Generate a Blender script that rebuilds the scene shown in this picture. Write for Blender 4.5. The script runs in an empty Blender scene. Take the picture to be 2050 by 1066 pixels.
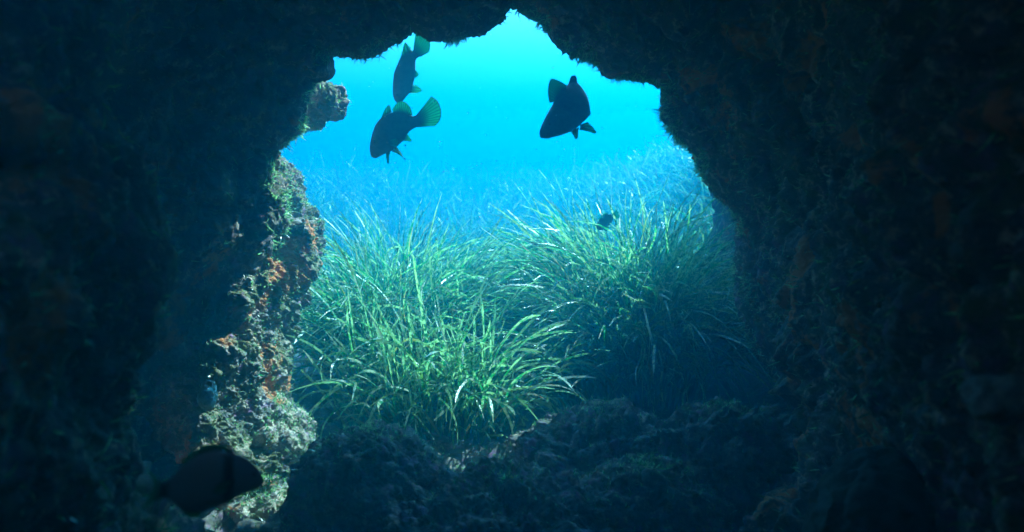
import bpy, math, random
import numpy as np
from mathutils import Vector

S = bpy.context.scene
R = math.radians
# ------------------------------------------------------------------ camera
PITCH = R(8.0)
FPX = 1594.0                       # focal length in pixels of a 2050 px wide photograph
cam_d = bpy.data.cameras.new('camera')
cam = bpy.data.objects.new('camera', cam_d)
S.collection.objects.link(cam)
cam.location = (0, 0, 0)
cam.rotation_euler = (R(90) - PITCH, 0, 0)
cam_d.sensor_width = 36.0
cam_d.lens = 36.0 * FPX / 2050.0
cam_d.clip_start = 0.02
cam_d.clip_end = 400
cam_d.dof.use_dof = True
cam_d.dof.focus_distance = 3.0
cam_d.dof.aperture_fstop = 2.6
S.camera = cam

# ------------------------------------------------------------------ sky, sun, exposure
SUN_EL, SUN_AZ = R(44), R(46)      # azimuth measured clockwise from the view direction (+y)
w = bpy.data.worlds.new('World'); S.world = w; w.use_nodes = True
nt = w.node_tree
sky = nt.nodes.new('ShaderNodeTexSky'); sky.sky_type = 'NISHITA'; sky.sun_disc = False
sky.sun_elevation = SUN_EL; sky.sun_rotation = SUN_AZ
bgn = nt.nodes['Background']; bgn.inputs['Strength'].default_value = 0.15
nt.links.new(sky.outputs[0], bgn.inputs['Color'])
sd = bpy.data.lights.new('sun', 'SUN'); sun = bpy.data.objects.new('sun', sd)
S.collection.objects.link(sun)
sd.energy = 5.0; sd.angle = R(0.5); sd.color = (1.0, 0.95, 0.86)
L = Vector((math.sin(SUN_AZ) * math.cos(SUN_EL), math.cos(SUN_AZ) * math.cos(SUN_EL), math.sin(SUN_EL)))
sun.rotation_euler = L.to_track_quat('Z', 'Y').to_euler()
sun.location = (4, 4, 8)
S.view_settings.view_transform = 'Standard'
S.view_settings.look = 'None'
S.view_settings.exposure = 3.2
S.view_settings.gamma = 1.0
cy = S.cycles
cy.use_denoising = True
cy.max_bounces = 8; cy.diffuse_bounces = 3; cy.glossy_bounces = 2
cy.transmission_bounces = 4; cy.volume_bounces = 1; cy.transparent_max_bounces = 8
cy.sample_clamp_indirect = 6.0

# ------------------------------------------------------------------ helpers
rng = np.random.default_rng(7)
CP, SP = math.cos(PITCH), math.sin(PITCH)

def P(px, py, d):                  # point of the place seen at a pixel of the photo, d metres away
    u = (px - 1025) / FPX; v = (py - 533) / FPX
    return np.array([u * d, d * (CP - v * SP), d * (-SP - v * CP)])

def PY(px, py, Y):
    v = (py - 533) / FPX
    return P(px, py, Y / (CP - v * SP))

def _hash(ix, iy, iz, seed):
    h = (ix.astype(np.uint32) * np.uint32(374761393) + iy.astype(np.uint32) * np.uint32(668265263)
         + iz.astype(np.uint32) * np.uint32(2147483647) + np.uint32((seed * 974634777) & 0xffffffff))
    h = (h ^ (h >> np.uint32(13))) * np.uint32(1274126177)
    h = (h ^ (h >> np.uint32(16))) * np.uint32(2246822519)
    return h ^ (h >> np.uint32(15))

def vnoise(p, seed=0):             # smooth gradient noise, about -1..1
    i = np.floor(p).astype(np.int64); f = (p - i)
    u = f * f * f * (f * (f * 6 - 15) + 10)
    out = 0
    for dx in (0, 1):
        wx = u[:, 0] if dx else 1 - u[:, 0]
        for dy in (0, 1):
            wy = u[:, 1] if dy else 1 - u[:, 1]
            for dz in (0, 1):
                wz = u[:, 2] if dz else 1 - u[:, 2]
                h = _hash(i[:, 0] + dx, i[:, 1] + dy, i[:, 2] + dz, seed)
                gx = ((h & 1023).astype(np.float32) / 511.5 - 1)
                gy = (((h >> np.uint32(10)) & 1023).astype(np.float32) / 511.5 - 1)
                gz = (((h >> np.uint32(20)) & 1023).astype(np.float32) / 511.5 - 1)
                out = out + wx * wy * wz * (gx * (f[:, 0] - dx) + gy * (f[:, 1] - dy) + gz * (f[:, 2] - dz))
    return out * 1.4

def fbm(p, octaves, seed=0, gain=0.5):
    a, s, t = 1.0, 0, 0
    for k in range(octaves):
        s = s + a * vnoise(p * (2.03 ** k) + 17.3 * k, seed + k); t += a; a *= gain
    return s / t * 1.5

def ridged(p, octaves, seed=0):
    a, s = 1.0, 0
    for k in range(octaves):
        s = s + a * (1 - 2 * np.abs(vnoise(p * (2.07 ** k) + 9.1 * k, seed + k))); a *= 0.5
    return s / 2

def worley(p, seed=0):             # distance to the nearest feature point
    i = np.floor(p).astype(np.int64); f = (p - i).astype(np.float32)
    best = np.full(len(p), 9.0, np.float32)
    for dx in (-1, 0, 1):
        for dy in (-1, 0, 1):
            for dz in (-1, 0, 1):
                h = _hash(i[:, 0] + dx, i[:, 1] + dy, i[:, 2] + dz, seed)
                ox = dx + (h & 1023).astype(np.float32) / 1023 - f[:, 0]
                oy = dy + ((h >> np.uint32(10)) & 1023).astype(np.float32) / 1023 - f[:, 1]
                oz = dz + ((h >> np.uint32(20)) & 1023).astype(np.float32) / 1023 - f[:, 2]
                best = np.minimum(best, ox * ox + oy * oy + oz * oz)
    return np.sqrt(best)

def lumps(p, seed=0):              # cauliflower lumps of crust and algae, 0..1
    wp = p + 0.35 * np.stack([vnoise(p * 1.3, seed + 50), vnoise(p * 1.3, seed + 51), vnoise(p * 1.3, seed + 52)], 1)
    return np.clip(1 - worley(wp, seed) / 0.85, 0, 1) ** 0.7

def mesh_obj(name, V, F, mat=None, parent=None, smooth=True, attrs=None):
    """one mesh object from arrays; F is (n,4) or (n,3)"""
    V = np.asarray(V, np.float32); F = np.asarray(F, np.int32)
    me = bpy.data.meshes.new(name)
    me.vertices.add(len(V)); me.vertices.foreach_set('co', V.ravel())
    n, k = F.shape
    me.loops.add(n * k); me.loops.foreach_set('vertex_index', F.ravel())
    me.polygons.add(n)
    me.polygons.foreach_set('loop_start', np.arange(0, n * k, k, dtype=np.int32))
    me.polygons.foreach_set('use_smooth', np.full(n, smooth, bool))
    me.update(calc_edges=True)
    if attrs:
        for an, av in attrs.items():
            a = me.attributes.new(an, 'FLOAT', 'POINT'); a.data.foreach_set('value', np.asarray(av, np.float32))
    o = bpy.data.objects.new(name, me); S.collection.objects.link(o)
    if mat: me.materials.append(mat)
    if parent: o.parent = parent
    return o

def tag(o, label=None, cat=None, group=None, kind=None):
    if label: o['label'] = label
    if cat: o['category'] = cat
    if group: o['group'] = group
    if kind: o['kind'] = kind
    return o

def empty(name, loc):
    o = bpy.data.objects.new(name, None); S.collection.objects.link(o)
    o.location = loc; o.empty_display_size = 0.05
    return o

def grid_faces(nu, nv, wrap_u=False):      # vertex (v, u) has index v*nu+u
    us = np.arange(nu if wrap_u else nu - 1)
    v, u = np.meshgrid(np.arange(nv - 1), us, indexing='ij')
    u1 = (u + 1) % nu
    return np.stack([v * nu + u, v * nu + u1, (v + 1) * nu + u1, (v + 1) * nu + u], -1).reshape(-1, 4)

def grid_normals(G, wrap_u=False):         # G (nv, nu, 3)
    dv = np.gradient(G, axis=0)
    if wrap_u: du = (np.roll(G, -1, 1) - np.roll(G, 1, 1)) / 2
    else: du = np.gradient(G, axis=1)
    n = np.cross(du, dv); n /= np.linalg.norm(n, axis=2, keepdims=True) + 1e-12
    return n

def catmull(C, t):                 # C (k, ...) control rows, t in 0..k-1
    k = len(C); i = np.clip(np.floor(t).astype(int), 0, k - 2); f = t - i
    sh = (-1,) + (1,) * (C.ndim - 1); f = f.reshape(sh)
    p0 = C[np.clip(i - 1, 0, k - 1)]; p1 = C[i]; p2 = C[i + 1]; p3 = C[np.clip(i + 2, 0, k - 1)]
    return 0.5 * (2 * p1 + (p2 - p0) * f + (2 * p0 - 5 * p1 + 4 * p2 - p3) * f ** 2 + (3 * p1 - p0 - 3 * p2 + p3) * f ** 3)

def ribbons(B, D, Bd, Ln, Wd, seg, ref=None, wave=0.0, tip=0.35, seed=1, name='seagrass', mat=None, parent=None, bexp=2.0):
    """flat curved blades: base B, start direction D, bend Bd, length Ln, width Wd"""
    r = np.random.default_rng(seed)
    N = len(B); s = np.linspace(0, 1, seg + 1)[None, :, None]
    Ln3 = Ln[:, None, None]
    Pt = B[:, None, :] + Ln3 * (D[:, None, :] * s + Bd[:, None, :] * s ** bexp)
    if wave:
        wv = r.normal(size=(N, 1, 3)); ph = r.uniform(0, 6.28, (N, 1, 1)); fr = r.uniform(3, 8, (N, 1, 1))
        Pt = Pt + wave * Ln3 * wv * np.sin(fr * s + ph) * s
    T = np.gradient(Pt, axis=1); T /= np.linalg.norm(T, axis=2, keepdims=True) + 1e-9
    if ref is None: ref = r.normal(size=(N, 3))
    tw = r.uniform(-1.2, 1.2, (N, 1, 1)) * s
    side = np.cross(T, np.broadcast_to(ref[:, None, :], T.shape)); side /= np.linalg.norm(side, axis=2, keepdims=True) + 1e-9
    nrm = np.cross(side, T)
    side = side * np.cos(tw) + nrm * np.sin(tw)
    prof = np.clip((1 - s) / tip, 0, 1) ** 0.6 * np.clip(0.75 + s, 0, 1)
    prof = np.maximum(prof, 0.12)
    off = side * (Wd[:, None, None] * 0.5) * prof
    V = np.stack([Pt - off, Pt + off], 2).reshape(-1, 3)
    base = (np.arange(N) * (seg + 1) * 2)[:, None]
    k = np.arange(seg)[None, :] * 2
    F = np.stack([base + k, base + k + 1, base + k + 3, base + k + 2], -1).reshape(-1, 4)
    rn = np.repeat(r.random(N), (seg + 1) * 2)
    al = np.tile(np.repeat(np.linspace(0, 1, seg + 1), 2), N)
    return mesh_obj(name, V, F, mat, parent, True, {'rnd': rn, 'along': al})

def blades(name, B, th0, th1, phi, Ln, Wd, seg, mat, seed, twist=1.6, pw=1.5, wander=.5):
    """leaves that leave the ground at angle th0 from the vertical, bend over to th1 at the tip and wander a little sideways"""
    r = np.random.default_rng(seed); N = len(B)
    s = np.linspace(0, 1, seg + 1)[None, :]
    kink = r.uniform(.35, .8, (N, 1)); kinked = (r.random((N, 1)) < .22) * r.uniform(.4, 1.3, (N, 1))
    th = th0[:, None] + (th1 - th0)[:, None] * s ** (pw * r.uniform(.7, 1.5, (N, 1))) + kinked * np.clip((s - kink) / .12, 0, 1)
    ph = phi[:, None] + wander * r.normal(size=(N, 1)) * np.sin(s * r.uniform(1.5, 4, (N, 1))) + .25 * r.normal(size=(N, 1)) * np.sin(s * 7 + r.uniform(0, 6, (N, 1)))
    T = np.stack([np.sin(th) * np.cos(ph), np.sin(th) * np.sin(ph), np.cos(th)], -1)
    step = (T[:, 1:] + T[:, :-1]) / 2 * (Ln[:, None, None] / seg)
    Pt = B[:, None, :] + np.concatenate([np.zeros((N, 1, 3)), np.cumsum(step, 1)], 1)
    side = np.stack([-np.sin(ph), np.cos(ph), 0 * ph], -1); nrm = np.cross(side, T)
    tw = (r.uniform(-1.6, 1.6, (N, 1)) + r.normal(size=(N, 1)) * twist * s)[..., None]
    side = side * np.cos(tw) + nrm * np.sin(tw)
    ripple = 1 + .12 * np.sin(s * r.uniform(8, 25, (N, 1)) + r.uniform(0, 6, (N, 1)))
    tipw = r.uniform(.03, .2, (N, 1))
    prof = (np.clip((1 - s) / tipw, 0, 1) ** .5 * np.clip(.7 + 1.5 * s, 0, 1) * ripple)[..., None]
    prof = np.maximum(prof, .25)
    off = side * (Wd[:, None, None] * .5) * prof
    V = np.stack([Pt - off, Pt + off], 2).reshape(-1, 3)
    base = (np.arange(N) * (seg + 1) * 2)[:, None]; k = np.arange(seg)[None, :] * 2
    F = np.stack([base + k, base + k + 1, base + k + 3, base + k + 2], -1).reshape(-1, 4)
    return mesh_obj(name, V, F, mat, None, True, {'rnd': np.repeat(r.random(N), (seg + 1) * 2), 'along': np.tile(np.repeat(np.linspace(0, 1, seg + 1), 2), N)})

# ------------------------------------------------------------------ materials
class NT:
    def __init__(s, name):
        s.m = bpy.data.materials.new(name); s.m.use_nodes = True
        s.t = s.m.node_tree; s.n = s.t.nodes; s.b = s.n['Principled BSDF']; s.out = s.n['Material Output']
    def node(s, typ, **kw):
        x = s.n.new(typ)
        for k, v in kw.items():
            if k in x.inputs: x.inputs[k].default_value = v
            else: setattr(x, k, v)
        return x
    def link(s, a, b): s.t.links.new(a, b)
    def coord(s):
        if not hasattr(s, '_c'): s._c = s.node('ShaderNodeNewGeometry').outputs['Position'] if False else s.node('ShaderNodeTexCoord').outputs['Object']
        return s._c
    def noise(s, scale, detail=5, rough=0.6, off=0.0, dist=0.0):
        n = s.node('ShaderNodeTexNoise', Scale=scale, Detail=detail, Roughness=rough, Distortion=dist)
        mp = s.node('ShaderNodeMapping'); mp.inputs['Location'].default_value = (off, off * 1.7, off * 0.6)
        s.link(s.coord(), mp.inputs['Vector']); s.link(mp.outputs[0], n.inputs['Vector'])
        return n.outputs['Fac']
    def ramp(s, fac, stops):
        r = s.node('ShaderNodeValToRGB'); e = r.color_ramp.elements
        while len(e) > 1: e.remove(e[-1])
        for i, (p, c) in enumerate(stops):
            if isinstance(c, (int, float)): c = (c, c, c)
            x = e[0] if i == 0 else e.new(p)
            x.position = p; x.color = (*c, 1)
        s.link(fac, r.inputs['Fac']); return r.outputs['Color']
    def mix(s, fac, a, b, mode='MIX'):
        m = s.node('ShaderNodeMix', data_type='RGBA', blend_type=mode)
        for sock, v in ((m.inputs[0], fac), (m.inputs[6], a), (m.inputs[7], b)):
            if isinstance(v, (int, float)): sock.default_value = v
            elif isinstance(v, tuple): sock.default_value = (*v, 1)
            else: s.link(v, sock)
        return m.outputs[2]

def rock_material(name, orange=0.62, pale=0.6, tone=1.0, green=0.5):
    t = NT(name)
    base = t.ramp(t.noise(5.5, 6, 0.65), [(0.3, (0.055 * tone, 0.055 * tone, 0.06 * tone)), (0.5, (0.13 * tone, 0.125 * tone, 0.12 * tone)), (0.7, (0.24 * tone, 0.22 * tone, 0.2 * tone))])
    fine = t.ramp(t.noise(70, 4, 0.7, 3), [(0.3, 0.45), (0.7, 1.5)])
    c = t.mix(1.0, base, fine, 'MULTIPLY')
    alg = t.ramp(t.noise(11, 6, 0.7, 11), [(green, 0.0), (green + 0.12, 1.0)])
    c = t.mix(alg, c, t.mix(t.noise(40, 3, 0.6, 5), (0.05, 0.08, 0.03), (0.22, 0.24, 0.1)))
    pk = t.ramp(t.noise(16, 5, 0.65, 21), [(0.56, 0.0), (0.64, 1.0)])
    c = t.mix(pk, c, (0.26 * tone, 0.14 * tone, 0.24 * tone))
    pl = t.ramp(t.noise(26, 6, 0.75, 31), [(pale, 0.0), (pale + 0.1, 1.0)])
    c = t.mix(pl, c, (0.58, 0.47, 0.36))
    og = t.ramp(t.noise(4.2, 6, 0.7, 41, 0.6), [(orange, 0.0), (orange + 0.05, 1.0)])
    c = t.mix(og, c, t.mix(t.noise(60, 3, 0.6, 8), (0.55, 0.16, 0.05), (0.8, 0.36, 0.16)))
    t.link(c, t.b.inputs['Base Color'])
    t.b.inputs['Roughness'].default_value = 0.85
    t.b.inputs['Specular IOR Level'].default_value = 0.2
    b1 = t.node('ShaderNodeBump', Strength=0.9, Distance=0.006)
    t.link(t.noise(90, 6, 0.75, 2), b1.inputs['Height'])
    b2 = t.node('ShaderNodeBump', Strength=0.8, Distance=0.015)
    t.link(t.noise(30, 5, 0.7, 7), b2.inputs['Height'])
    t.link(b2.outputs[0], b1.inputs['Normal']); t.link(b1.outputs[0], t.b.inputs['Normal'])
    return t.m

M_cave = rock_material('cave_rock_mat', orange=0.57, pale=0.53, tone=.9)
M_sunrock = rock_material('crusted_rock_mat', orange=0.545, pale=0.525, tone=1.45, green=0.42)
M_sunpale = rock_material('sunlit_rock_mat', orange=0.6, pale=0.44, tone=1.8, green=.5)  # paler copy of the rock; sunlit brightness is put into its colour
M_boulder = rock_material('boulder_mat', orange=0.75, pale=0.53, tone=1.5)
M_bed = rock_material('seabed_mat', orange=0.7, pale=0.56, tone=1.2)

def grass_material(name, bright=1.0, crust=0.65):
    t = NT(name)
    rn = t.node('ShaderNodeAttribute', attribute_name='rnd').outputs['Fac']
    al = t.node('ShaderNodeAttribute', attribute_name='along').outputs['Fac']
    c = t.ramp(rn, [(0.0, (0.005, 0.06, 0.025)), (0.4, (0.008, 0.155, 0.06)), (0.8, (0.018, 0.28, 0.1)), (0.93, (0.12, 0.32, 0.1)), (0.97, (0.34, 0.28, 0.06)), (1.0, (0.45, 0.2, 0.07))])
    # pale crusts on the old outer leaf ends, whitened as painted sun highlights
    ad = t.node('ShaderNodeMath', operation='MULTIPLY_ADD'); t.link(al, ad.inputs[0]); ad.inputs[1].default_value = 0.22
    t.link(t.noise(35, 5, 0.7, 4), ad.inputs[2])
    cr = t.ramp(ad.outputs[0], [(crust, 0.0), (crust + 0.1, 1.0)])
    c = t.mix(cr, c, t.mix(t.noise(60, 2, 0.5, 9), (0.22, 0.34, 0.18), (0.6, 0.66, 0.5)))
    t.link(c, t.b.inputs['Base Color'])
    t.b.inputs['Roughness'].default_value = 0.27
    t.b.inputs['Specular IOR Level'].default_value = 0.9
    bp = t.node('ShaderNodeBump', Strength=.6, Distance=.003); t.link(t.noise(120, 3, .6, 6), bp.inputs['Height']); t.link(bp.outputs[0], t.b.inputs['Normal'])
    tr = t.node('ShaderNodeBsdfTranslucent')
    t.link(t.mix(1.0, c, (1.2, 2.0, 1.1), 'MULTIPLY'), tr.inputs['Color'])
    mx = t.node('ShaderNodeMixShader', Fac=0.34)
    t.link(t.b.outputs[0], mx.inputs[1]); t.link(tr.outputs[0], mx.inputs[2]); t.link(mx.outputs[0], t.out.inputs['Surface'])
    return t.m
M_grass = grass_material('seagrass_mat')
M_alg = grass_material('algae_mat', crust=0.55)
M_alg2 = grass_material('crusted_seagrass_mat', crust=0.6)

def simple(name, col, rough=0.6, spec=0.3, sc=20.0, var=0.35, bump=0.0):
    t = NT(name)
    f = t.ramp(t.noise(sc, 5, 0.65), [(0.3, 1 - var), (0.7, 1 + var)])
    t.link(t.mix(1.0, col, f, 'MULTIPLY'), t.b.inputs['Base Color'])
    t.b.inputs['Roughness'].default_value = rough; t.b.inputs['Specular IOR Level'].default_value = spec
    if bump:
        b = t.node('ShaderNodeBump', Strength=0.5, Distance=bump); t.link(t.noise(sc * 3, 4, 0.7), b.inputs['Height']); t.link(b.outputs[0], t.b.inputs['Normal'])
    return t.m

# ------------------------------------------------------------------ the cave: one tunnel of rock that ends in an arch
LIP = [(1022,-8),(1045,15),(1070,30),(1095,50),(1110,75),(1130,95),(1150,105),(1180,112),(1198,122),(1215,148),(1260,155),
 (1300,160),(1330,172),(1335,200),(1340,235),(1362,268),(1385,290),(1400,320),(1412,345),(1430,375),(1450,400),(1480,425),
 (1484,470),(1480,560),(1492,640),(1530,720),(1590,800),(1650,900),(1700,1100),(1500,1280),(1000,1330),(450,1300),(220,1150),
 (300,980),(350,880),(372,800),(405,735),(450,690),(500,625),(537,560),(553,500),(563,430),(558,380),(548,325),
 (545,300),(565,282),(590,265),(600,240),(605,200),(622,160),(652,150),(650,105),(690,105),(730,112),(765,98),(805,65),(820,50),(860,72),(900,75),(960,60),
 (995,40),(1010,15)]
CX, CZ, YL = 0.0, -0.2, 2.82
NA = 1500
ang = np.linspace(0, 2 * np.pi, NA, endpoint=False)

def lip_radius():
    pts = np.array([PY(x, y, YL) for x, y in LIP])
    q = []
    for i in range(len(pts)):       # subdivide the traced line, then read its radius by angle
        a, b = pts[i], pts[(i + 1) % len(pts)]
        for f in np.linspace(0, 1, 12, endpoint=False): q.append(a * (1 - f) + b * f)
    q = np.array(q); th = np.arctan2(q[:, 2] - CZ, q[:, 0] - CX) % (2 * np.pi)
    rr = np.hypot(q[:, 2] - CZ, q[:, 0] - CX)
    o = np.argsort(th); return np.interp(ang, th[o], rr[o], period=2 * np.pi)
lip = lip_radius()
def smooth_ring(r, n):
    k = np.hanning(2 * n + 1); k /= k.sum()
    return np.convolve(np.concatenate([r[-n:], r, r[:n]]), k, 'valid')
lip = smooth_ring(lip, 3); lip_s = smooth_ring(lip, 60)
def dirs(v):                        # eight directions: right, up-right, up, up-left, left, down-left, down, down-right
    v = list(v) + [v[0]]
    x = np.arange(9) * np.pi / 4
    f = (ang / (np.pi / 4)) % 1; i = (ang / (np.pi / 4)).astype(int)
    f = f * f * (3 - 2 * f); v = np.array(v); return v[i] * (1 - f) + v[i + 1] * f

rings = [
 (3.75, lip_s + dirs((1.2, 1.05, .95, 1.05, 1.5, 1.3, 1.0, 1.0)), 20),
 (3.5,  lip_s + dirs((0.5, 0.7, .7, .75, .9, 0.7, .6, 0.45)), 24),
 (3.22, lip_s + dirs((0.2, 0.35, .45, 0.42, 0.4, 0.3, .3, 0.2)), 34),
 (3.0,  lip + dirs((.06, .08, .07, .08, .12, .1, .1, .06)), 44),
 (2.86, lip, 30),
 (2.74, lip + 0.02, 34),
 (2.64, lip_s * .5 + lip * .5 + dirs((.05, .10, .1, .12, .12, .12, .1, .05)), 50),
 (2.50, lip_s + dirs((.04, .2, .25, .3, .26, .26, .15, .04)), 60),
 (2.15, np.minimum(dirs((0.84, 0.98, .88, 1.2, 1.18, 1.3, 1.25, 1.1)), 1.4), 70),
 (1.75, dirs((0.77, 0.95, .85, 1.12, 0.98, 1.15, 1.2, 1.0)), 70),
 (1.40, dirs((0.71, 0.85, .8, .92, 0.70, .86, 1.2, .95)), 60),
 (1.00, dirs((0.70, 0.82, .8, .88, 0.66, .86, 1.2, .95)), 40),
 (0.50, dirs((0.78, 0.9, .9, .95, 0.8, 1.0, 1.2, 1.0)), 24),
 (-0.5, dirs((1.0, 1.0, 1.0, 1.0, 1.05, 1.1, 1.2, 1.1)), 16),
 (-1.6, dirs((1.0, 1.0, 1.0, 1.0, 1.1, 1.1, 1.1, 1.1)), 16),
 (-2.6, dirs((.06,) * 8), 1),
]
tt = []
for k, (_, _, n) in enumerate(rings[:-1]): tt += list(k + np.linspace(0, 1, n, endpoint=False))
tt.append(len(rings) - 1.0); tt = np.array(tt)
Ry = catmull(np.array([r[0] for r in rings], float), tt)
Rr = catmull(np.array([r[1] for r in rings]), tt)
G = np.empty((len(tt), NA, 3))
G[:, :, 0] = CX + Rr * np.cos(ang)[None]; G[:, :, 1] = Ry[:, None]; G[:, :, 2] = CZ + Rr * np.sin(ang)[None]
Nn = grid_normals(G, True)
ctr = np.array([CX, 0, CZ])
sgn = 1.0 if (Nn[200, 0] @ (ctr * [1, 0, 1] + [0, G[200, 0, 1], 0] - G[200, 0])) > 0 else -1.0
Nn *= sgn                            # towards the open water of the tunnel
p = G.reshape(-1, 3); n = Nn.reshape(-1, 3)
dl = np.abs(p[:, 1] - 2.86); big = np.clip(dl / 0.45, 0.0, 1)
d = big * 0.085 * fbm(p * [2.0, 2.0, 1.5], 3, 1) + big * 0.05 * ridged(p * [4.2, 3.4, 2.2], 2, 5)
lm = lumps(p * 9, 3)
d += (0.2 + 0.8 * big) * 0.09 * (lm - .4) * np.clip(0.8 + 1.2 * vnoise(p * 2.3, 77), 0.25, 1.6)
d += 0.016 * (lumps(p * 30, 9) - .4)
d += 0.010 * fbm(p * 45, 3, 12, .65)
# ragged growth that hangs from the very edge of the arch
edge = np.exp(-(dl / 0.05) ** 2)
d += edge * 0.012 * fbm(p * [38, 6, 38], 3, 31, .7)
CAVE_P = p + n * d[:, None]; CAVE_N = n
Fq = grid_faces(NA, len(tt), True)
fc_ = p[Fq[:, 0]] - [-.46, .65, .6]                 # unseen crevice added in the roof, above and left of the viewer, as fill daylight
Fq = Fq[(np.hypot(fc_[:, 0], fc_[:, 1] * .7) + .08 * fbm(p[Fq[:, 0]] * 4, 2, 91) > .16) | (p[Fq[:, 0], 2] < .2)]
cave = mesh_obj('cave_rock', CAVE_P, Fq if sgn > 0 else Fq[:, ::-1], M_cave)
tag(cave, 'dark crusted rock of the cave walls and roof, ending in a jagged arch', None, kind='structure')

# ------------------------------------------------------------------ seabed, one sheet out to the horizon
def bed_height(x, y):
    z = -1.14 - 0.0 * x
    far = np.clip((y - 4.0) / 6.0, 0, 1); far = far * far * (3 - 2 * far)
    z = z + 0.42 * far
    hill = np.exp(-(((x - 2.4) / 1.5) ** 2 + ((y - 7.2) / 1.9) ** 2))
    z = z + 0.78 * hill
    z = z + 0.25 * np.exp(-(((x + 3.2) / 1.6) ** 2 + ((y - 8) / 2) ** 2))
    return z
def axis(lo, dl_, dh, hi, step):
    a = [dl_]; s = step
    while a[-1] > lo: s *= 1.16; a.append(a[-1] - s)
    b = [dh]; s = step
    while b[-1] < hi: s *= 1.16; b.append(b[-1] + s)
    return np.array(a[::-1] + list(np.arange(dl_ + step, dh - step / 2, step)) + b)
ax = axis(-60, -1.5, 1.6, 60, 0.008); ay = axis(-40, 1.5, 4.6, 75, 0.009)
X, Y = np.meshgrid(ax, ay); q = np.stack([X.ravel(), Y.ravel(), np.zeros(X.size)], 1)
z = bed_height(q[:, 0], q[:, 1])
near = np.exp(-((q[:, 1] - 2.5) / 3.0) ** 2) * np.exp(-(q[:, 0] / 3) ** 2)
z += 0.06 * fbm(q * 1.3, 3, 60) + near * (0.05 * ridged(q * 3.1, 2, 61) + 0.07 * (lumps(q * 6, 62) - .3) + 0.032 * (lumps(q * 17, 63) - .3) + 0.012 * lumps(q * 42, 65) + 0.007 * fbm(q * 40, 2, 64))
BED_Q = q.copy(); BED_Q[:, 2] = z
bed = mesh_obj('seabed', BED_Q, grid_faces(len(ax), len(ay)), M_bed)
tag(bed, 'stony seabed running out under the meadow into blue water', None, kind='structure')
def bed_z(x, y):
    i = np.clip(np.searchsorted(ax, x), 0, len(ax) - 1); j = np.clip(np.searchsorted(ay, y), 0, len(ay) - 1)
    return BED_Q[j * len(ax) + i, 2]

# ------------------------------------------------------------------ boulders and outcrops
ROCKS = []
def lump_rock(name, c, r, mat, nu=360, nv=220, seed=1, amp=1.0, rot=0.0, shape=None, label=None, cat='boulder', group=None, algae=1.0, fine=1.0):
    """a displaced closed rock; c centre, r three radii; the object sits at its own base"""
    th = np.linspace(0, 2 * np.pi, nu, endpoint=False); ph = np.linspace(0.002, np.pi - 0.002, nv)
    T, H = np.meshgrid(th, ph)
    u = np.stack([np.sin(H) * np.cos(T), np.sin(H) * np.sin(T), np.cos(H)], -1)
    G = u * np.array(r)
    if shape is not None: G = shape(u, G)
    n = grid_normals(G, True); s = 1 if (n[nv // 2, 0] @ u[nv // 2, 0]) > 0 else -1
    n = n * s; n[0] = [0, 0, 1]; n[-1] = [0, 0, -1]
    p = G.reshape(-1, 3); nn = n.reshape(-1, 3); w_ = p + np.array([seed * 3.7, seed * 1.3, 0])
    a = min(r) * amp
    d = 0.22 * a * fbm(w_ / max(min(r), .05) * 0.8, 3, seed) + 0.12 * a * ridged(w_ / max(min(r), .05) * 1.6, 2, seed + 3)
    d += fine * (0.030 * (lumps(w_ * 14, seed + 1) - .35) + 0.014 * (lumps(w_ * 34, seed + 2) - .35) + 0.006 * fbm(w_ * 55, 3, seed + 9, .7))
    p = p + nn * d[:, None]
    cr, sr = math.cos(rot), math.sin(rot)
    Rm = np.array([[cr, -sr, 0], [sr, cr, 0], [0, 0, 1]])
    p = p @ Rm.T; nn = nn @ Rm.T
    base = np.array([c[0], c[1], c[2] - r[2] * 0.9])
    p = p + (np.array(c) - base)
    F = grid_faces(nu, nv, True)
    o = mesh_obj(name, p, F if s < 0 else F[:, ::-1], mat)
    o.location = base
    tag(o, label, cat, group)
    ROCKS.append((p + base, nn, algae))
    return o

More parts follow.
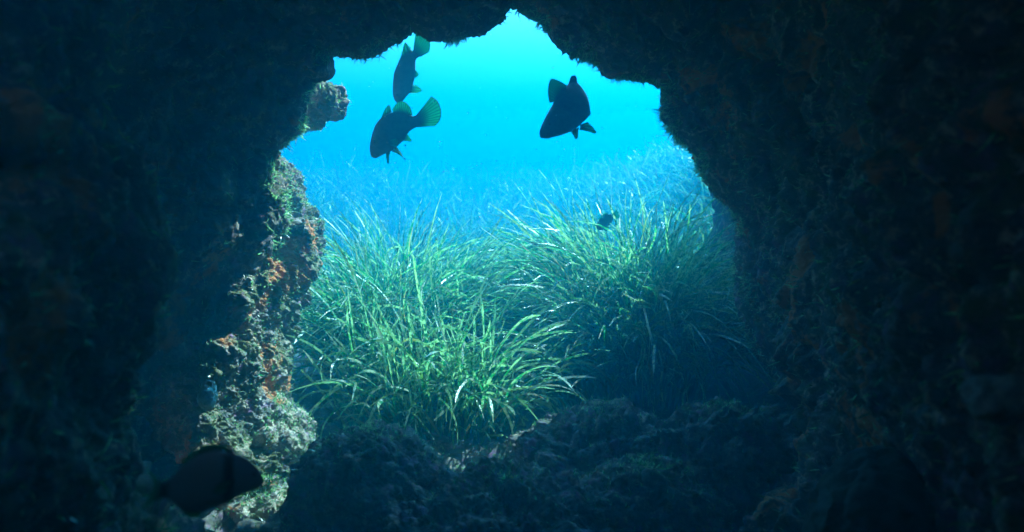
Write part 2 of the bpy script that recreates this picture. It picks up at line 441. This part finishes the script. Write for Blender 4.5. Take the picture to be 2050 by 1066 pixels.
# sunlit outcrop outside the left foot of the arch: slices follow its traced right edge
OUT = [(318,562,3.2,554,3.12),(345,582,3.2,556,3.05),(372,592,3.2,560,3.0),(410,604,3.15,563,2.9),(440,628,3.15,562,2.85),(490,636,3.1,552,2.8),(530,632,3.05,538,2.75),
       (560,612,3.0,520,2.7),(600,594,2.95,490,2.65),(650,574,2.9,478,2.62),(700,565,2.86,455,2.55),(760,559,2.82,425,2.5),(820,574,2.8,410,2.46),(880,600,2.8,410,2.44),(950,625,2.8,440,2.4)]
def make_outcrop():
    nu = 760; sl = []
    for py, px, dR, pl, dL in OUT:
        A = P(px, py, dR); B = P(pl, py, dL); M = (A + B) / 2 + [.012, -.012, 0]
        sl.append([A, M, B, B + [-.09, .04, 0], B + [-.24, .22, 0], A + [-.30, .3, 0], A + [-.12, .22, 0], A + [-.01, .08, 0]])
    sl = np.array(sl)
    tt = np.linspace(0, len(sl) - 1, 700); C = catmull(sl, tt)            # (700, 8, 3)
    tu = np.linspace(0, 8, nu, endpoint=False)
    Cw = np.concatenate([C[:, -1:], C, C[:, :2]], 1).transpose(1, 0, 2)
    G = catmull(Cw, tu + 1).transpose(1, 0, 2)
    ctr_ = G.mean(1, keepdims=True); cap = (np.clip(tt / 0.7, 0.0, 1) ** .5)[:, None, None]
    G = ctr_ + (G - ctr_) * np.maximum(cap, .03)
    n = grid_normals(G, True)
    flip = (n[350, 60] @ (G[350, 60] - ctr_[350, 0])) < 0
    if flip: n = -n
    n[0] = [0, 0, 1]
    p = G.reshape(-1, 3); nn = n.reshape(-1, 3)
    d = 0.045 * fbm(p * 5, 3, 200) + 0.045 * (lumps(p * 9, 201) - .4) + 0.028 * (lumps(p * 22, 202) - .4) + 0.013 * (lumps(p * 50, 203) - .4) + 0.009 * fbm(p * 60, 3, 204, .7)
    p = p + nn * d[:, None]
    base = np.array([sl[-1, 0, 0], sl[-1, 0, 1], -1.15])
    F = grid_faces(nu, len(tt), True)
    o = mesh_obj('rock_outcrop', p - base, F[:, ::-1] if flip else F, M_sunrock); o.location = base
    tag(o, 'sunlit knobbly outcrop with orange crusts at the left foot of the arch', 'rock')
    ROCKS.append((p, nn, 2.2))
make_outcrop()
c = P(612, 204, 3.13)
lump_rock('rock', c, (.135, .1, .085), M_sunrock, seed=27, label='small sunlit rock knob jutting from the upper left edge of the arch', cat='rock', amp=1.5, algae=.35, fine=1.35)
lump_rock('rock_outcrop', (1.80, 4.35, -.45), (.62, .95, 1.35), M_cave, seed=24, label='tall shaded rock outcrop beyond the right foot of the arch', cat='rock', nu=400, nv=260)
lump_rock('boulder', P(745, 1030, 2.36), (.25, .24, .25), M_boulder, 480, 300, seed=31, label='rounded dark boulder at the bottom left, in front of the seagrass', amp=.3, fine=1.1)
lump_rock('boulder', P(1010, 1120, 2.2), (.42, .26, .20), M_boulder, 520, 300, seed=32, label='low dark boulder at the bottom centre edge of the view', amp=1.0, fine=1.6)
lump_rock('boulder', P(1190, 968, 2.65), (.29, .26, .21), M_boulder, 480, 300, seed=33, label='shaded lumpy boulder right of the small pale stone', amp=1.2, fine=1.7)
lump_rock('boulder', P(1450, 965, 2.55), (.27, .26, .23), M_boulder, 440, 280, seed=34, label='shaded boulder against the foot of the right cave wall', amp=1.2, fine=1.7)
lump_rock('boulder', P(1290, 1060, 2.25), (.22, .2, .17), M_boulder, 400, 260, seed=35, label='small dark boulder at the bottom right of centre, lowest in view', amp=.9)
lump_rock('boulder', P(512, 1045, 2.52), (.15, .13, .12), M_sunpale, 360, 220, seed=36, label='small brightly sunlit crusted boulder at the bottom left edge', amp=.8, algae=2)
lump_rock('boulder', P(535, 880, 2.75), (.15, .15, .12), M_sunpale, 360, 220, seed=38, label='sunlit crusted boulder below the orange outcrop', amp=.8, algae=2)
lump_rock('boulder', P(1760, 1070, 1.5), (.12, .2, .15), simple('smooth_shape_mat', (.035, .05, .03), .8, .2, 6, .2, .002), seed=37, amp=.6, fine=.45, rot=-.5,  # blurred shape taken for a close fish, built as a boulder
          label='smooth olive shape, blurred and undefined, in the gloom at the bottom right corner', algae=0)
lump_rock('stone', P(977, 958, 2.62), (.042, .035, .036), simple('pale_stone_mat', (.7, .75, .7), .7, .2, 30, .2, .001), 120, 80, seed=41, amp=1.0, fine=.08,
          label='fist sized pale stone at the foot of the seagrass', cat='stone', algae=0)
lump_rock('stone', P(948, 977, 2.6), (.020, .014, .009), simple('white_stone_mat', (.75, .75, .7), .6, .3, 30, .1, .001), 80, 50, seed=42, amp=.8, fine=.04,
          label='tiny white stone just below the fist sized pale one', cat='stone', algae=0)
lump_rock('lump', P(416, 790, 2.36), (.02, .03, .036), simple('lit_patch_mat', (.42, .62, .64), .7, .3, 60, .5, .004), 160, 100, seed=46, amp=2.2, fine=.5,  # stands for a sunlit patch of rock; the light is in its pale colour
          label='pale blue sponge low on the left of the sunlit outcrop', cat='lump', algae=0)
lump_rock('lump', P(1985, 800, 1.05), (.03, .03, .022), simple('pale_lump_mat', (.26, .3, .26), .8, .2, 60, .6, .004), 200, 130, seed=43, amp=2.2, fine=.9,  # pale encrusted bit of the wall, built as its own lump
          label='pale crusted sponge on the dark right cave wall', cat='lump', algae=0)

# ------------------------------------------------------------------ seagrass
def clump(name, bases, out, pull, length, seed, label, th1=(1.1, .45), cat='seagrass', kind=None, width=0.0088, seg=14, mat=M_grass, spread=.35, lr=(.5, 1.08)):
    """out: how far outward each base leans (vector), pull: the drift all tips share"""
    r = np.random.default_rng(seed); N = len(bases)
    v = out + pull + r.normal(size=(N, 2)) * spread
    phi = np.arctan2(v[:, 1], v[:, 0]); m = np.hypot(v[:, 0], v[:, 1])
    th0 = np.clip(m * .35, 0, .6) * r.uniform(.3, 1, N)
    t1 = np.clip(th1[0] + th1[1] * r.normal(size=N) + .4 * (m - .6), .1, 2.5)
    c = bases.mean(0)
    if kind is None:                # mounds: leaves are longest in the middle of a clump
        e = (bases - c) / (bases.std(0) + 1e-6); length = length * (1.08 - .10 * (e[:, 0] ** 2 + e[:, 1] ** 2))
    o = blades(name, bases - c, th0, t1, phi, length * r.uniform(*lr, N), width * r.uniform(.6, 1.15, N), seg, mat, seed + 1)
    o.location = c
    return tag(o, label, cat, None, kind)
def disc(cx, cy_, rx, ry, n, seed, sink=.03):
    r = np.random.default_rng(seed); a = r.uniform(0, 6.283, n); q = np.sqrt(r.uniform(0, 1, n))
    x = cx + rx * q * np.cos(a); y = cy_ + ry * q * np.sin(a)
    return np.stack([x, y, bed_z(x, y) - sink], 1)

def flow(b, sc, seed, a):           # neighbours lean the same way, as if combed by the swell
    return np.stack([a * fbm(b * sc, 2, seed), a * fbm(b * sc, 2, seed + 1)], 1)
def radial(b): return (b - b.mean(0))[:, :2]
b = disc(-.50, 3.75, .37, .40, 3900, 301)
clump('seagrass_clump', b, radial(b) * 2.2 + flow(b, 3, 81, .5), np.array([.12, -.15]), np.full(len(b), .9), 302,
      'large sunlit clump of green seagrass filling the left of the opening', (1.45, .5))
b = disc(.0, 3.98, .34, .36, 1900, 303)
clump('seagrass_clump', b, radial(b) * 1.8 + flow(b, 3, 85, .4), np.array([-.45, -.15]), np.full(len(b), .66), 304,
      'sunlit seagrass clump in the middle with leaves combed to the left', (1.3, .4))
b = disc(.56, 3.78, .38, .40, 3900, 305); rl = radial(b)
clump('seagrass_clump', b, rl * [3.2, 2.0] + flow(b, 3, 89, .35), np.array([-.35, -.15]), np.full(len(b), .98) + .1 * rl[:, 0], 306,
      'tall dark seagrass clump on the right with its foot in shade', (1.4, .5))
b = disc(.34, 3.3, .16, .12, 60, 307)
clump('seagrass_clump', b, radial(b), np.array([-.9, -.3]), np.full(len(b), .85), 308,
      'thin clump of long leaves arching over the shaded ground in the centre', (1.9, .25), spread=.25)
b = disc(-.26, 3.0, .27, .14, 520, 309)
clump('seagrass_clump', b, radial(b) * 2.5, np.array([.1, -.1]), np.full(len(b), .60), 310,
      'short curled pale green seagrass clump just behind the rounded boulder', (1.3, .8), width=.0105, mat=M_alg2, seg=16, spread=.8, lr=(.35, 1.3))
b = disc(-.56, 3.10, .13, .10, 110, 311)
clump('seagrass_clump', b, radial(b) * 2.5, np.array([.1, -.1]), np.full(len(b), .66), 312,
      'sparse seagrass clump with curling leaves beside the sunlit outcrop', (1.2, .7), width=.0105, mat=M_alg2, seg=16, spread=.6, lr=(.4, 1.3))
# the meadow beyond
r = np.random.default_rng(320); N = 20000
yy = 4.8 + 11 * r.uniform(0, 1, N) ** 1.2; xx = r.uniform(-.72, .85, N) * yy * .8
dens = fbm(np.stack([xx, yy, 0 * xx], 1) * 1.1, 2, 70)
k = dens > -.1; xx, yy = xx[k], yy[k]
b = np.stack([xx, yy, bed_height(xx, yy) - .03], 1); N = len(b)
clump('seagrass_meadow', b, flow(b, .9, 71, 1.0), np.array([.1, -.1]), (.62 + .22 * fbm(b * .8, 2, 73)), 321,
      'pale seagrass meadow fading into blue water beyond the clumps', (1.1, .5), kind='stuff', seg=7, width=.013)
r = np.random.default_rng(330); N = 5000
xx = r.uniform(.9, 3.2, N); yy = r.uniform(4.8, 9, N)
b = np.stack([xx, yy, bed_height(xx, yy) - .03], 1)
clump('seagrass_slope', b, flow(b, .9, 75, .6), np.array([-.5, -.2]), np.full(N, .52), 331,
      'seagrass covering the slope that rises behind the right clump', (1.2, .4), kind='stuff', seg=7, width=.013)
# shed leaves lying on the floor
b = disc(-.05, 2.75, .85, .45, 170, 340, sink=-.012); r = np.random.default_rng(341); N = len(b)
o = blades('leaf_litter', b, r.uniform(1.3, 1.65, N), r.uniform(1.4, 1.9, N), r.uniform(0, 6.28, N), r.uniform(.05, .2, N), r.uniform(.006, .011, N), 8,
           simple('dead_leaf_mat', (.22, .17, .08), .7, .3, 30, .5), 342, twist=.6, wander=.8)
tag(o, 'brown shed leaves scattered over the cave floor', 'dead leaves', kind='stuff')

# ------------------------------------------------------------------ algae fuzz on rock
def algae():
    r = np.random.default_rng(400); Bs, Ds, Ls = [], [], []
    def take(p, n, N, lo, hi):
        i = r.integers(0, len(p), N); Bs.append(p[i] + r.normal(size=(N, 3)) * .002); Ds.append(n[i]); Ls.append(r.uniform(lo, hi, N))
    # arch edge, thick; walls, thin
    e = np.abs(CAVE_P[:, 1] - 2.84) < .13; ep, en = CAVE_P[e], CAVE_N[e]; kk = fbm(ep * 7, 2, 95) > .12; take(ep[kk], en[kk], 9000, .006, .03); take(ep, en, 3500, .004, .012)
    m = (CAVE_P[:, 1] > .9) & (CAVE_P[:, 1] < 2.7); take(CAVE_P[m], CAVE_N[m], 9000, .008, .03)
    for p, n, a in ROCKS:
        if a > 0: take(p, n, int(2600 * a), .005, .018)
    e = (np.abs(BED_Q[:, 0]) < 1.2) & (BED_Q[:, 1] > 2) & (BED_Q[:, 1] < 3.4); take(BED_Q[e], np.tile([[0, 0, 1.]], (e.sum(), 1)), 7000, .006, .02)
    B = np.concatenate(Bs); D = np.concatenate(Ds); Ln = np.concatenate(Ls); N = len(B)
    D = D + r.normal(size=(N, 3)) * .6; D /= np.linalg.norm(D, axis=1, keepdims=True)
    o = ribbons(B - D * .003, D, r.normal(size=(N, 3)) * .35, Ln, r.uniform(.0015, .0045, N), 3, seed=401, name='algae', mat=M_alg)
    tag(o, 'short fuzzy algae growing over the rocks and the arch edge', 'algae', kind='stuff')
algae()

# ------------------------------------------------------------------ fish
def fish_mats():
    t = NT('fish_skin_mat')
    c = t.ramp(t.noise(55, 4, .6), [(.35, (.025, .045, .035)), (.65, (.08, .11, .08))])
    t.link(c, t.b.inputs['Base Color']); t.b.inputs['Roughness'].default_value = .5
    f = NT('fin_mat')
    rw = f.node('ShaderNodeAttribute', attribute_name='ray').outputs['Fac']
    mu = f.node('ShaderNodeMath', operation='MULTIPLY'); f.link(rw, mu.inputs[0]); mu.inputs[1].default_value = 2 * math.pi
    si = f.node('ShaderNodeMath', operation='SINE'); f.link(mu.outputs[0], si.inputs[0])
    col = f.ramp(si.outputs[0], [(0.0, (.06, .46, .26)), (.55, (.045, .34, .18)), (1.0, (.02, .16, .09))])
    al = f.node('ShaderNodeAttribute', attribute_name='out').outputs['Fac']
    col = f.mix(f.ramp(al, [(0.0, 1.0), (.35, .35), (.5, 0.0), (.93, 0.0), (1.0, .8)]), col, (.03, .05, .02))
    tr = f.node('ShaderNodeBsdfTranslucent'); f.link(col, tr.inputs['Color']); f.link(col, f.b.inputs['Base Color'])
    mx = f.node('ShaderNodeMixShader', Fac=.88); f.link(f.b.outputs[0], mx.inputs[1]); f.link(tr.outputs[0], mx.inputs[2])
    f.link(mx.outputs[0], f.out.inputs['Surface'])
    return t.m, f.m
M_skin, M_fin = fish_mats()
M_eye = simple('fish_eye_mat', (.02, .02, .02), .15, .6)

def fish(name, label, stations, depth, fins, thick=.42, skin=None, eye=None, cat='fish', group=None, bend=None, band=None):
    """stations: (back px,py, belly px,py) from snout to tail root; depth in metres, bend: extra depth along the body"""
    st = np.array(stations, float); K = len(st)
    bend = np.zeros(K) if bend is None else np.array(bend, float)
    A = np.array([P(s[0], s[1], depth + b_) for s, b_ in zip(st, bend)]); B_ = np.array([P(s[2], s[3], depth + b_) for s, b_ in zip(st, bend)])
    t = np.linspace(0, K - 1, 64)
    a = catmull(A, t); b_ = catmull(B_, t); c = (a + b_) / 2; h = (a - b_) / 2
    H = np.linalg.norm(h, axis=1); hu = h / (H[:, None] + 1e-9)
    ax_ = np.gradient(c, axis=0); ax_ /= np.linalg.norm(ax_, axis=1, keepdims=True)
    sd_ = np.cross(ax_, hu); sd_ /= np.linalg.norm(sd_, axis=1, keepdims=True)
    nu = 32; th = np.linspace(0, 2 * np.pi, nu, endpoint=False)
    q = t / (K - 1); cap = np.clip(q / .05, 0, 1) ** .5
    wd = H * thick * (1 - .55 * q) * cap; hh = H * np.maximum(cap, .25)
    co, si = np.cos(th), np.sin(th)
    so = np.sign(si) * np.abs(si) ** .9
    G = c[:, None] + hu[:, None] * (hh[:, None] * co)[..., None] + sd_[:, None] * (wd[:, None] * so)[..., None]
    root = c[32].copy()
    e = empty(name, root); tag(e, label, cat, group)
    V = G.reshape(-1, 3); F = grid_faces(nu, 64, True).tolist()
    V = np.concatenate([V, c[:1], c[-1:]]) - root
    n0, n1 = len(V) - 2, len(V) - 1
    F4 = [f for f in F] + [[n0, (i + 1) % nu, i, i] for i in range(0)]
    body = mesh_obj('body', V, np.array(F4), skin or M_skin, e)
    import bmesh
    bm = bmesh.new(); bm.from_mesh(body.data); bm.verts.ensure_lookup_table()
    for i in range(nu):
        bm.faces.new((bm.verts[n0], bm.verts[(i + 1) % nu], bm.verts[i]))
        bm.faces.new((bm.verts[n1], bm.verts[63 * nu + i], bm.verts[63 * nu + (i + 1) % nu]))
    for f_ in bm.faces: f_.smooth = True
    bmesh.ops.recalc_face_normals(bm, faces=bm.faces[:]); bm.to_mesh(body.data); bm.free()
    for fn, base, edge, rays, dz in fins:
        bp = np.array([P(x, y, depth + dz[0]) for x, y in base]); ep = np.array([P(x, y, depth + dz[1]) for x, y in edge])
        nU, nV = 60, 14
        bt = catmull(bp, np.linspace(0, len(bp) - 1, nU)); et = catmull(ep, np.linspace(0, len(ep) - 1, nU))
        v = np.linspace(0, 1, nV)[:, None, None]
        Gf = bt[None] * (1 - v) + et[None] * v
        nf = grid_normals(Gf)
        ru = np.tile(np.linspace(0, rays, nU), (nV, 1))
        corr = .0012 * np.sin(ru * 2 * np.pi)[..., None]
        Gf = Gf + nf * (corr + .004 * np.sin(np.linspace(0, 5, nU))[None, :, None] * v)
        tk = (.0016 * (1 - v) + .0004)                    # a thin blade with two skins, thicker at its root
        G1, G2 = Gf + nf * tk, Gf - nf * tk
        V = np.concatenate([G1.reshape(-1, 3), G2.reshape(-1, 3)]) - root
        Fg = grid_faces(nU, nV); ncell = nU * nV
        rim = [(nV - 1) * nU + i for i in range(nU)]
        Fr = [[rim[i], rim[i + 1], rim[i + 1] + ncell, rim[i] + ncell] for i in range(nU - 1)]
        F = np.concatenate([Fg, Fg[:, ::-1] + ncell, np.array(Fr)])
        mesh_obj(fn, V, F, M_fin, e, True, {'ray': np.tile(ru.ravel(), 2), 'out': np.tile(np.repeat(np.linspace(0, 1, nV), nU), 2)})
    if eye:
        ex, ey, er = eye
        j = int(np.argmin([np.linalg.norm(x - P(ex, ey, depth)) for x in c]))
        for s_ in (1, -1):
            th_, ph_ = np.meshgrid(np.linspace(0, 2 * np.pi, 16, endpoint=False), np.linspace(0.05, np.pi - .05, 10))
            u = np.stack([np.sin(ph_) * np.cos(th_), np.sin(ph_) * np.sin(th_), np.cos(ph_)], -1).reshape(-1, 3)
            rr_ = er / FPX * depth
            cen = c[j] + hu[j] * H[j] * .35 + sd_[j] * s_ * wd[j] * .86
            mesh_obj('eye', u * rr_ + cen - root, grid_faces(16, 10, True), M_eye, e)
    return e

FG = 'groupers hovering in the mouth of the cave'
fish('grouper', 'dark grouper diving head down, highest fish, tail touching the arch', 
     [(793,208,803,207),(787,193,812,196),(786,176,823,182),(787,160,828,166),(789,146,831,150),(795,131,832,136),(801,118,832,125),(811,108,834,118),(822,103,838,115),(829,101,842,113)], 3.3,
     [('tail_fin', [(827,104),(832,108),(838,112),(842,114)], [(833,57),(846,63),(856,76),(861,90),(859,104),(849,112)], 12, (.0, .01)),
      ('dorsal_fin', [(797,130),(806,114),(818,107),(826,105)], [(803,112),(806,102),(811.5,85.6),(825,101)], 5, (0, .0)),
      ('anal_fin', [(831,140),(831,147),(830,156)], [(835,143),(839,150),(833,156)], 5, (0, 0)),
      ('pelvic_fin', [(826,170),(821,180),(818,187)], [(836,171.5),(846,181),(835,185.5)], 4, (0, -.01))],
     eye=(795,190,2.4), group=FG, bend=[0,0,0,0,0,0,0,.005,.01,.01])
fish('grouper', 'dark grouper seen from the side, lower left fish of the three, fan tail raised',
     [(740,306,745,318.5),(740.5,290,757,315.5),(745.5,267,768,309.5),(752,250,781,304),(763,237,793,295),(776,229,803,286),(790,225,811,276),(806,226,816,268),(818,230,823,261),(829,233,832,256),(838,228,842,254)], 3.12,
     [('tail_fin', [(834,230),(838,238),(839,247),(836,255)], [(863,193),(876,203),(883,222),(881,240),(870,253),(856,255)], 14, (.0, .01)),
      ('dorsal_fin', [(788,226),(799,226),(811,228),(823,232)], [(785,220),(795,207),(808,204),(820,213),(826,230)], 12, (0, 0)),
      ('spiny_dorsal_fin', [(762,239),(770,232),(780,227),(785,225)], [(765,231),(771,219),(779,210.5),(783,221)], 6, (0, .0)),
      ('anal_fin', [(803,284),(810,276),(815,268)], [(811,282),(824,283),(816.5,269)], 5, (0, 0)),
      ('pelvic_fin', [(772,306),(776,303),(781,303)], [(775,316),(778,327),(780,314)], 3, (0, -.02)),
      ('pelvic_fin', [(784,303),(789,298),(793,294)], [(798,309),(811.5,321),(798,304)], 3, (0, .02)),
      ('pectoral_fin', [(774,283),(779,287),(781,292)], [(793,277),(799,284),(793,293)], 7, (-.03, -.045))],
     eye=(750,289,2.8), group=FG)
fish('grouper', 'dark grouper curled towards the viewer, the one fish right of centre',
     [(1078,272,1087,280),(1081.5,258,1106,275),(1088,243,1127,269),(1096,227,1146,262),(1104,213,1165,247),(1111,200,1178,233),(1117,189,1181,216),(1125,180,1176,194),(1133,174,1164,175),(1138,167,1156,166),(1141,158,1155,157),(1144,152,1152,151.5)], 3.03,
     [('tail_fin', [(1112,205),(1119,193),(1126,184),(1134,175)], [(1099.5,206),(1095.5,188),(1097.5,168),(1104,158.5),(1117,163),(1133,173)], 13, (.01, -.03)),
      ('pelvic_fin', [(1141,262),(1149,259),(1159,256)], [(1149,270),(1155.3,278),(1159.5,262)], 4, (0, -.01)),
      ('pelvic_fin', [(1161,250),(1162,255),(1160,260)], [(1176,245),(1193,266.6),(1172,263.5)], 5, (0, .02)),
      ('anal_fin', [(1176,237),(1179,231),(1180,222)], [(1178,235),(1183,228),(1181,222)], 3, (0, 0))],
     eye=(1090,262,2.6), group=FG, thick=.5, bend=[-.06,-.05,-.03,-.02,0,0,.0,.01,.02,.03,.03,.03])
# two-banded bream close to the left wall
t = NT('bream_skin_mat')
sx = t.node('ShaderNodeSeparateXYZ'); t.link(t.coord(), sx.inputs[0])
band = t.ramp(t.node('ShaderNodeMapRange').outputs[0], [(0, 0)])
mr = t.node('ShaderNodeMapRange'); t.link(sx.outputs['X'], mr.inputs['Value']); mr.inputs['From Min'].default_value = -.07; mr.inputs['From Max'].default_value = .07
band = t.ramp(mr.outputs[0], [(0.0, 1.0), (.14, 1.0), (.2, 0.0), (.66, 0.0), (.7, 1.0), (.75, 1.0), (.79, 0.0)])
t.link(t.mix(band, (.11, .17, .18), (.008, .01, .014)), t.b.inputs['Base Color']); t.b.inputs['Roughness'].default_value = .4
fish('sea_bream', 'banded sea bream in deep shade near the left wall, snout to the right',
     [(528,953,532,972),(514,934,512,981),(494,917,490,990),(468,906,465,1003),(440,901,440,1013),(412,904,415,1020),(385,916,390,1025),(362,934,368,1022),(346,953,350,1008),(332,966,335,998),(322,970,324,994)], 1.0,
     [('tail_fin', [(326,970),(324,978),(324,986),(326,994)], [(293,940),(303,968),(302,992),(290,1020)], 12, (0, .01)),
      ('dorsal_fin', [(470,908),(440,903),(405,907),(370,930)], [(462,897),(432,889),(398,896),(362,925)], 12, (0, 0)),
      ('anal_fin', [(410,1019),(390,1023),(368,1020)], [(402,1032),(382,1036),(360,1026)], 8, (0, 0)),
      ('pectoral_fin', [(470,962),(466,970),(463,976)], [(440,972),(428,988),(440,992)], 7, (-.03, -.04))],
     skin=t.m, eye=(512,950,4.5), thick=.36)
fish('small_fish', 'small dark fish half hidden in the tips of the right seagrass clump',
     [(1190,454,1192,458),(1196,446,1200,461),(1204,438,1209,460),(1213,431,1218,452),(1221,429,1225,444),(1227,430,1229,437)], 3.7,
     [('tail_fin', [(1226,431),(1228,434),(1228,438)], [(1234,420),(1238,428),(1239,438)], 6, (0, 0)),
      ('dorsal_fin', [(1199,443),(1207,435),(1216,430)], [(1198,438),(1207,429),(1218,426)], 7, (0, 0)),
      ('anal_fin', [(1209,460),(1216,454)], [(1214,463),(1221,455)], 4, (0, 0))], eye=(1196,450,1.2), thick=.4)

# ------------------------------------------------------------------ drifting particles
r = np.random.default_rng(500); N = 1700
dd = r.uniform(1.5, 6, N); pp = np.stack([(r.random(N) - .5) * 1.3 * dd, dd, (r.random(N) - .62) * .75 * dd], 1)
u = np.array([[1,0,0],[-1,0,0],[0,1,0],[0,-1,0],[0,0,1],[0,0,-1]]); fc = np.array([[0,2,4],[2,1,4],[1,3,4],[3,0,4],[2,0,5],[1,2,5],[3,1,5],[0,3,5]])
sz = r.uniform(.0005, .0022, (N, 1, 1)) * 1.1 * r.uniform(.5, 1.6, (N, 1, 3))
V = (pp[:, None] + u[None] * sz).reshape(-1, 3); F = (np.arange(N)[:, None, None] * 6 + fc[None]).reshape(-1, 3)
o = mesh_obj('drifting_particles', V, F, simple('particle_mat', (.7, .68, .6), .7))
tag(o, 'tiny pale specks drifting in the water', 'particles', kind='stuff')

# ------------------------------------------------------------------ the water itself, as air is in a haze
HX, HY0, HY1, HZ0, HZ1 = 70, -50, 90, -3.2, 1.8
V = [(x, y, z_) for z_ in (HZ0, HZ1) for y in (HY0, HY1) for x in (-HX, HX)]
F = [(0,2,3,1),(4,5,7,6),(0,1,5,4),(2,6,7,3),(0,4,6,2),(1,3,7,5)]
t = NT('water_haze_mat'); t.n.remove(t.b)
pv = t.node('ShaderNodeVolumePrincipled')
pv.inputs['Color'].default_value = (0.0, 0.218, 0.34, 1)
pv.inputs['Absorption Color'].default_value = (0.05, 0.3, 0.55, 1)
pv.inputs['Density'].default_value = 0.45
pv.inputs['Anisotropy'].default_value = 0.62
t.link(pv.outputs[0], t.out.inputs['Volume'])
hz = mesh_obj('haze', V, F, t.m, None, False)
tag(hz, 'blue sea water that fades everything in the distance', 'water', kind='stuff')
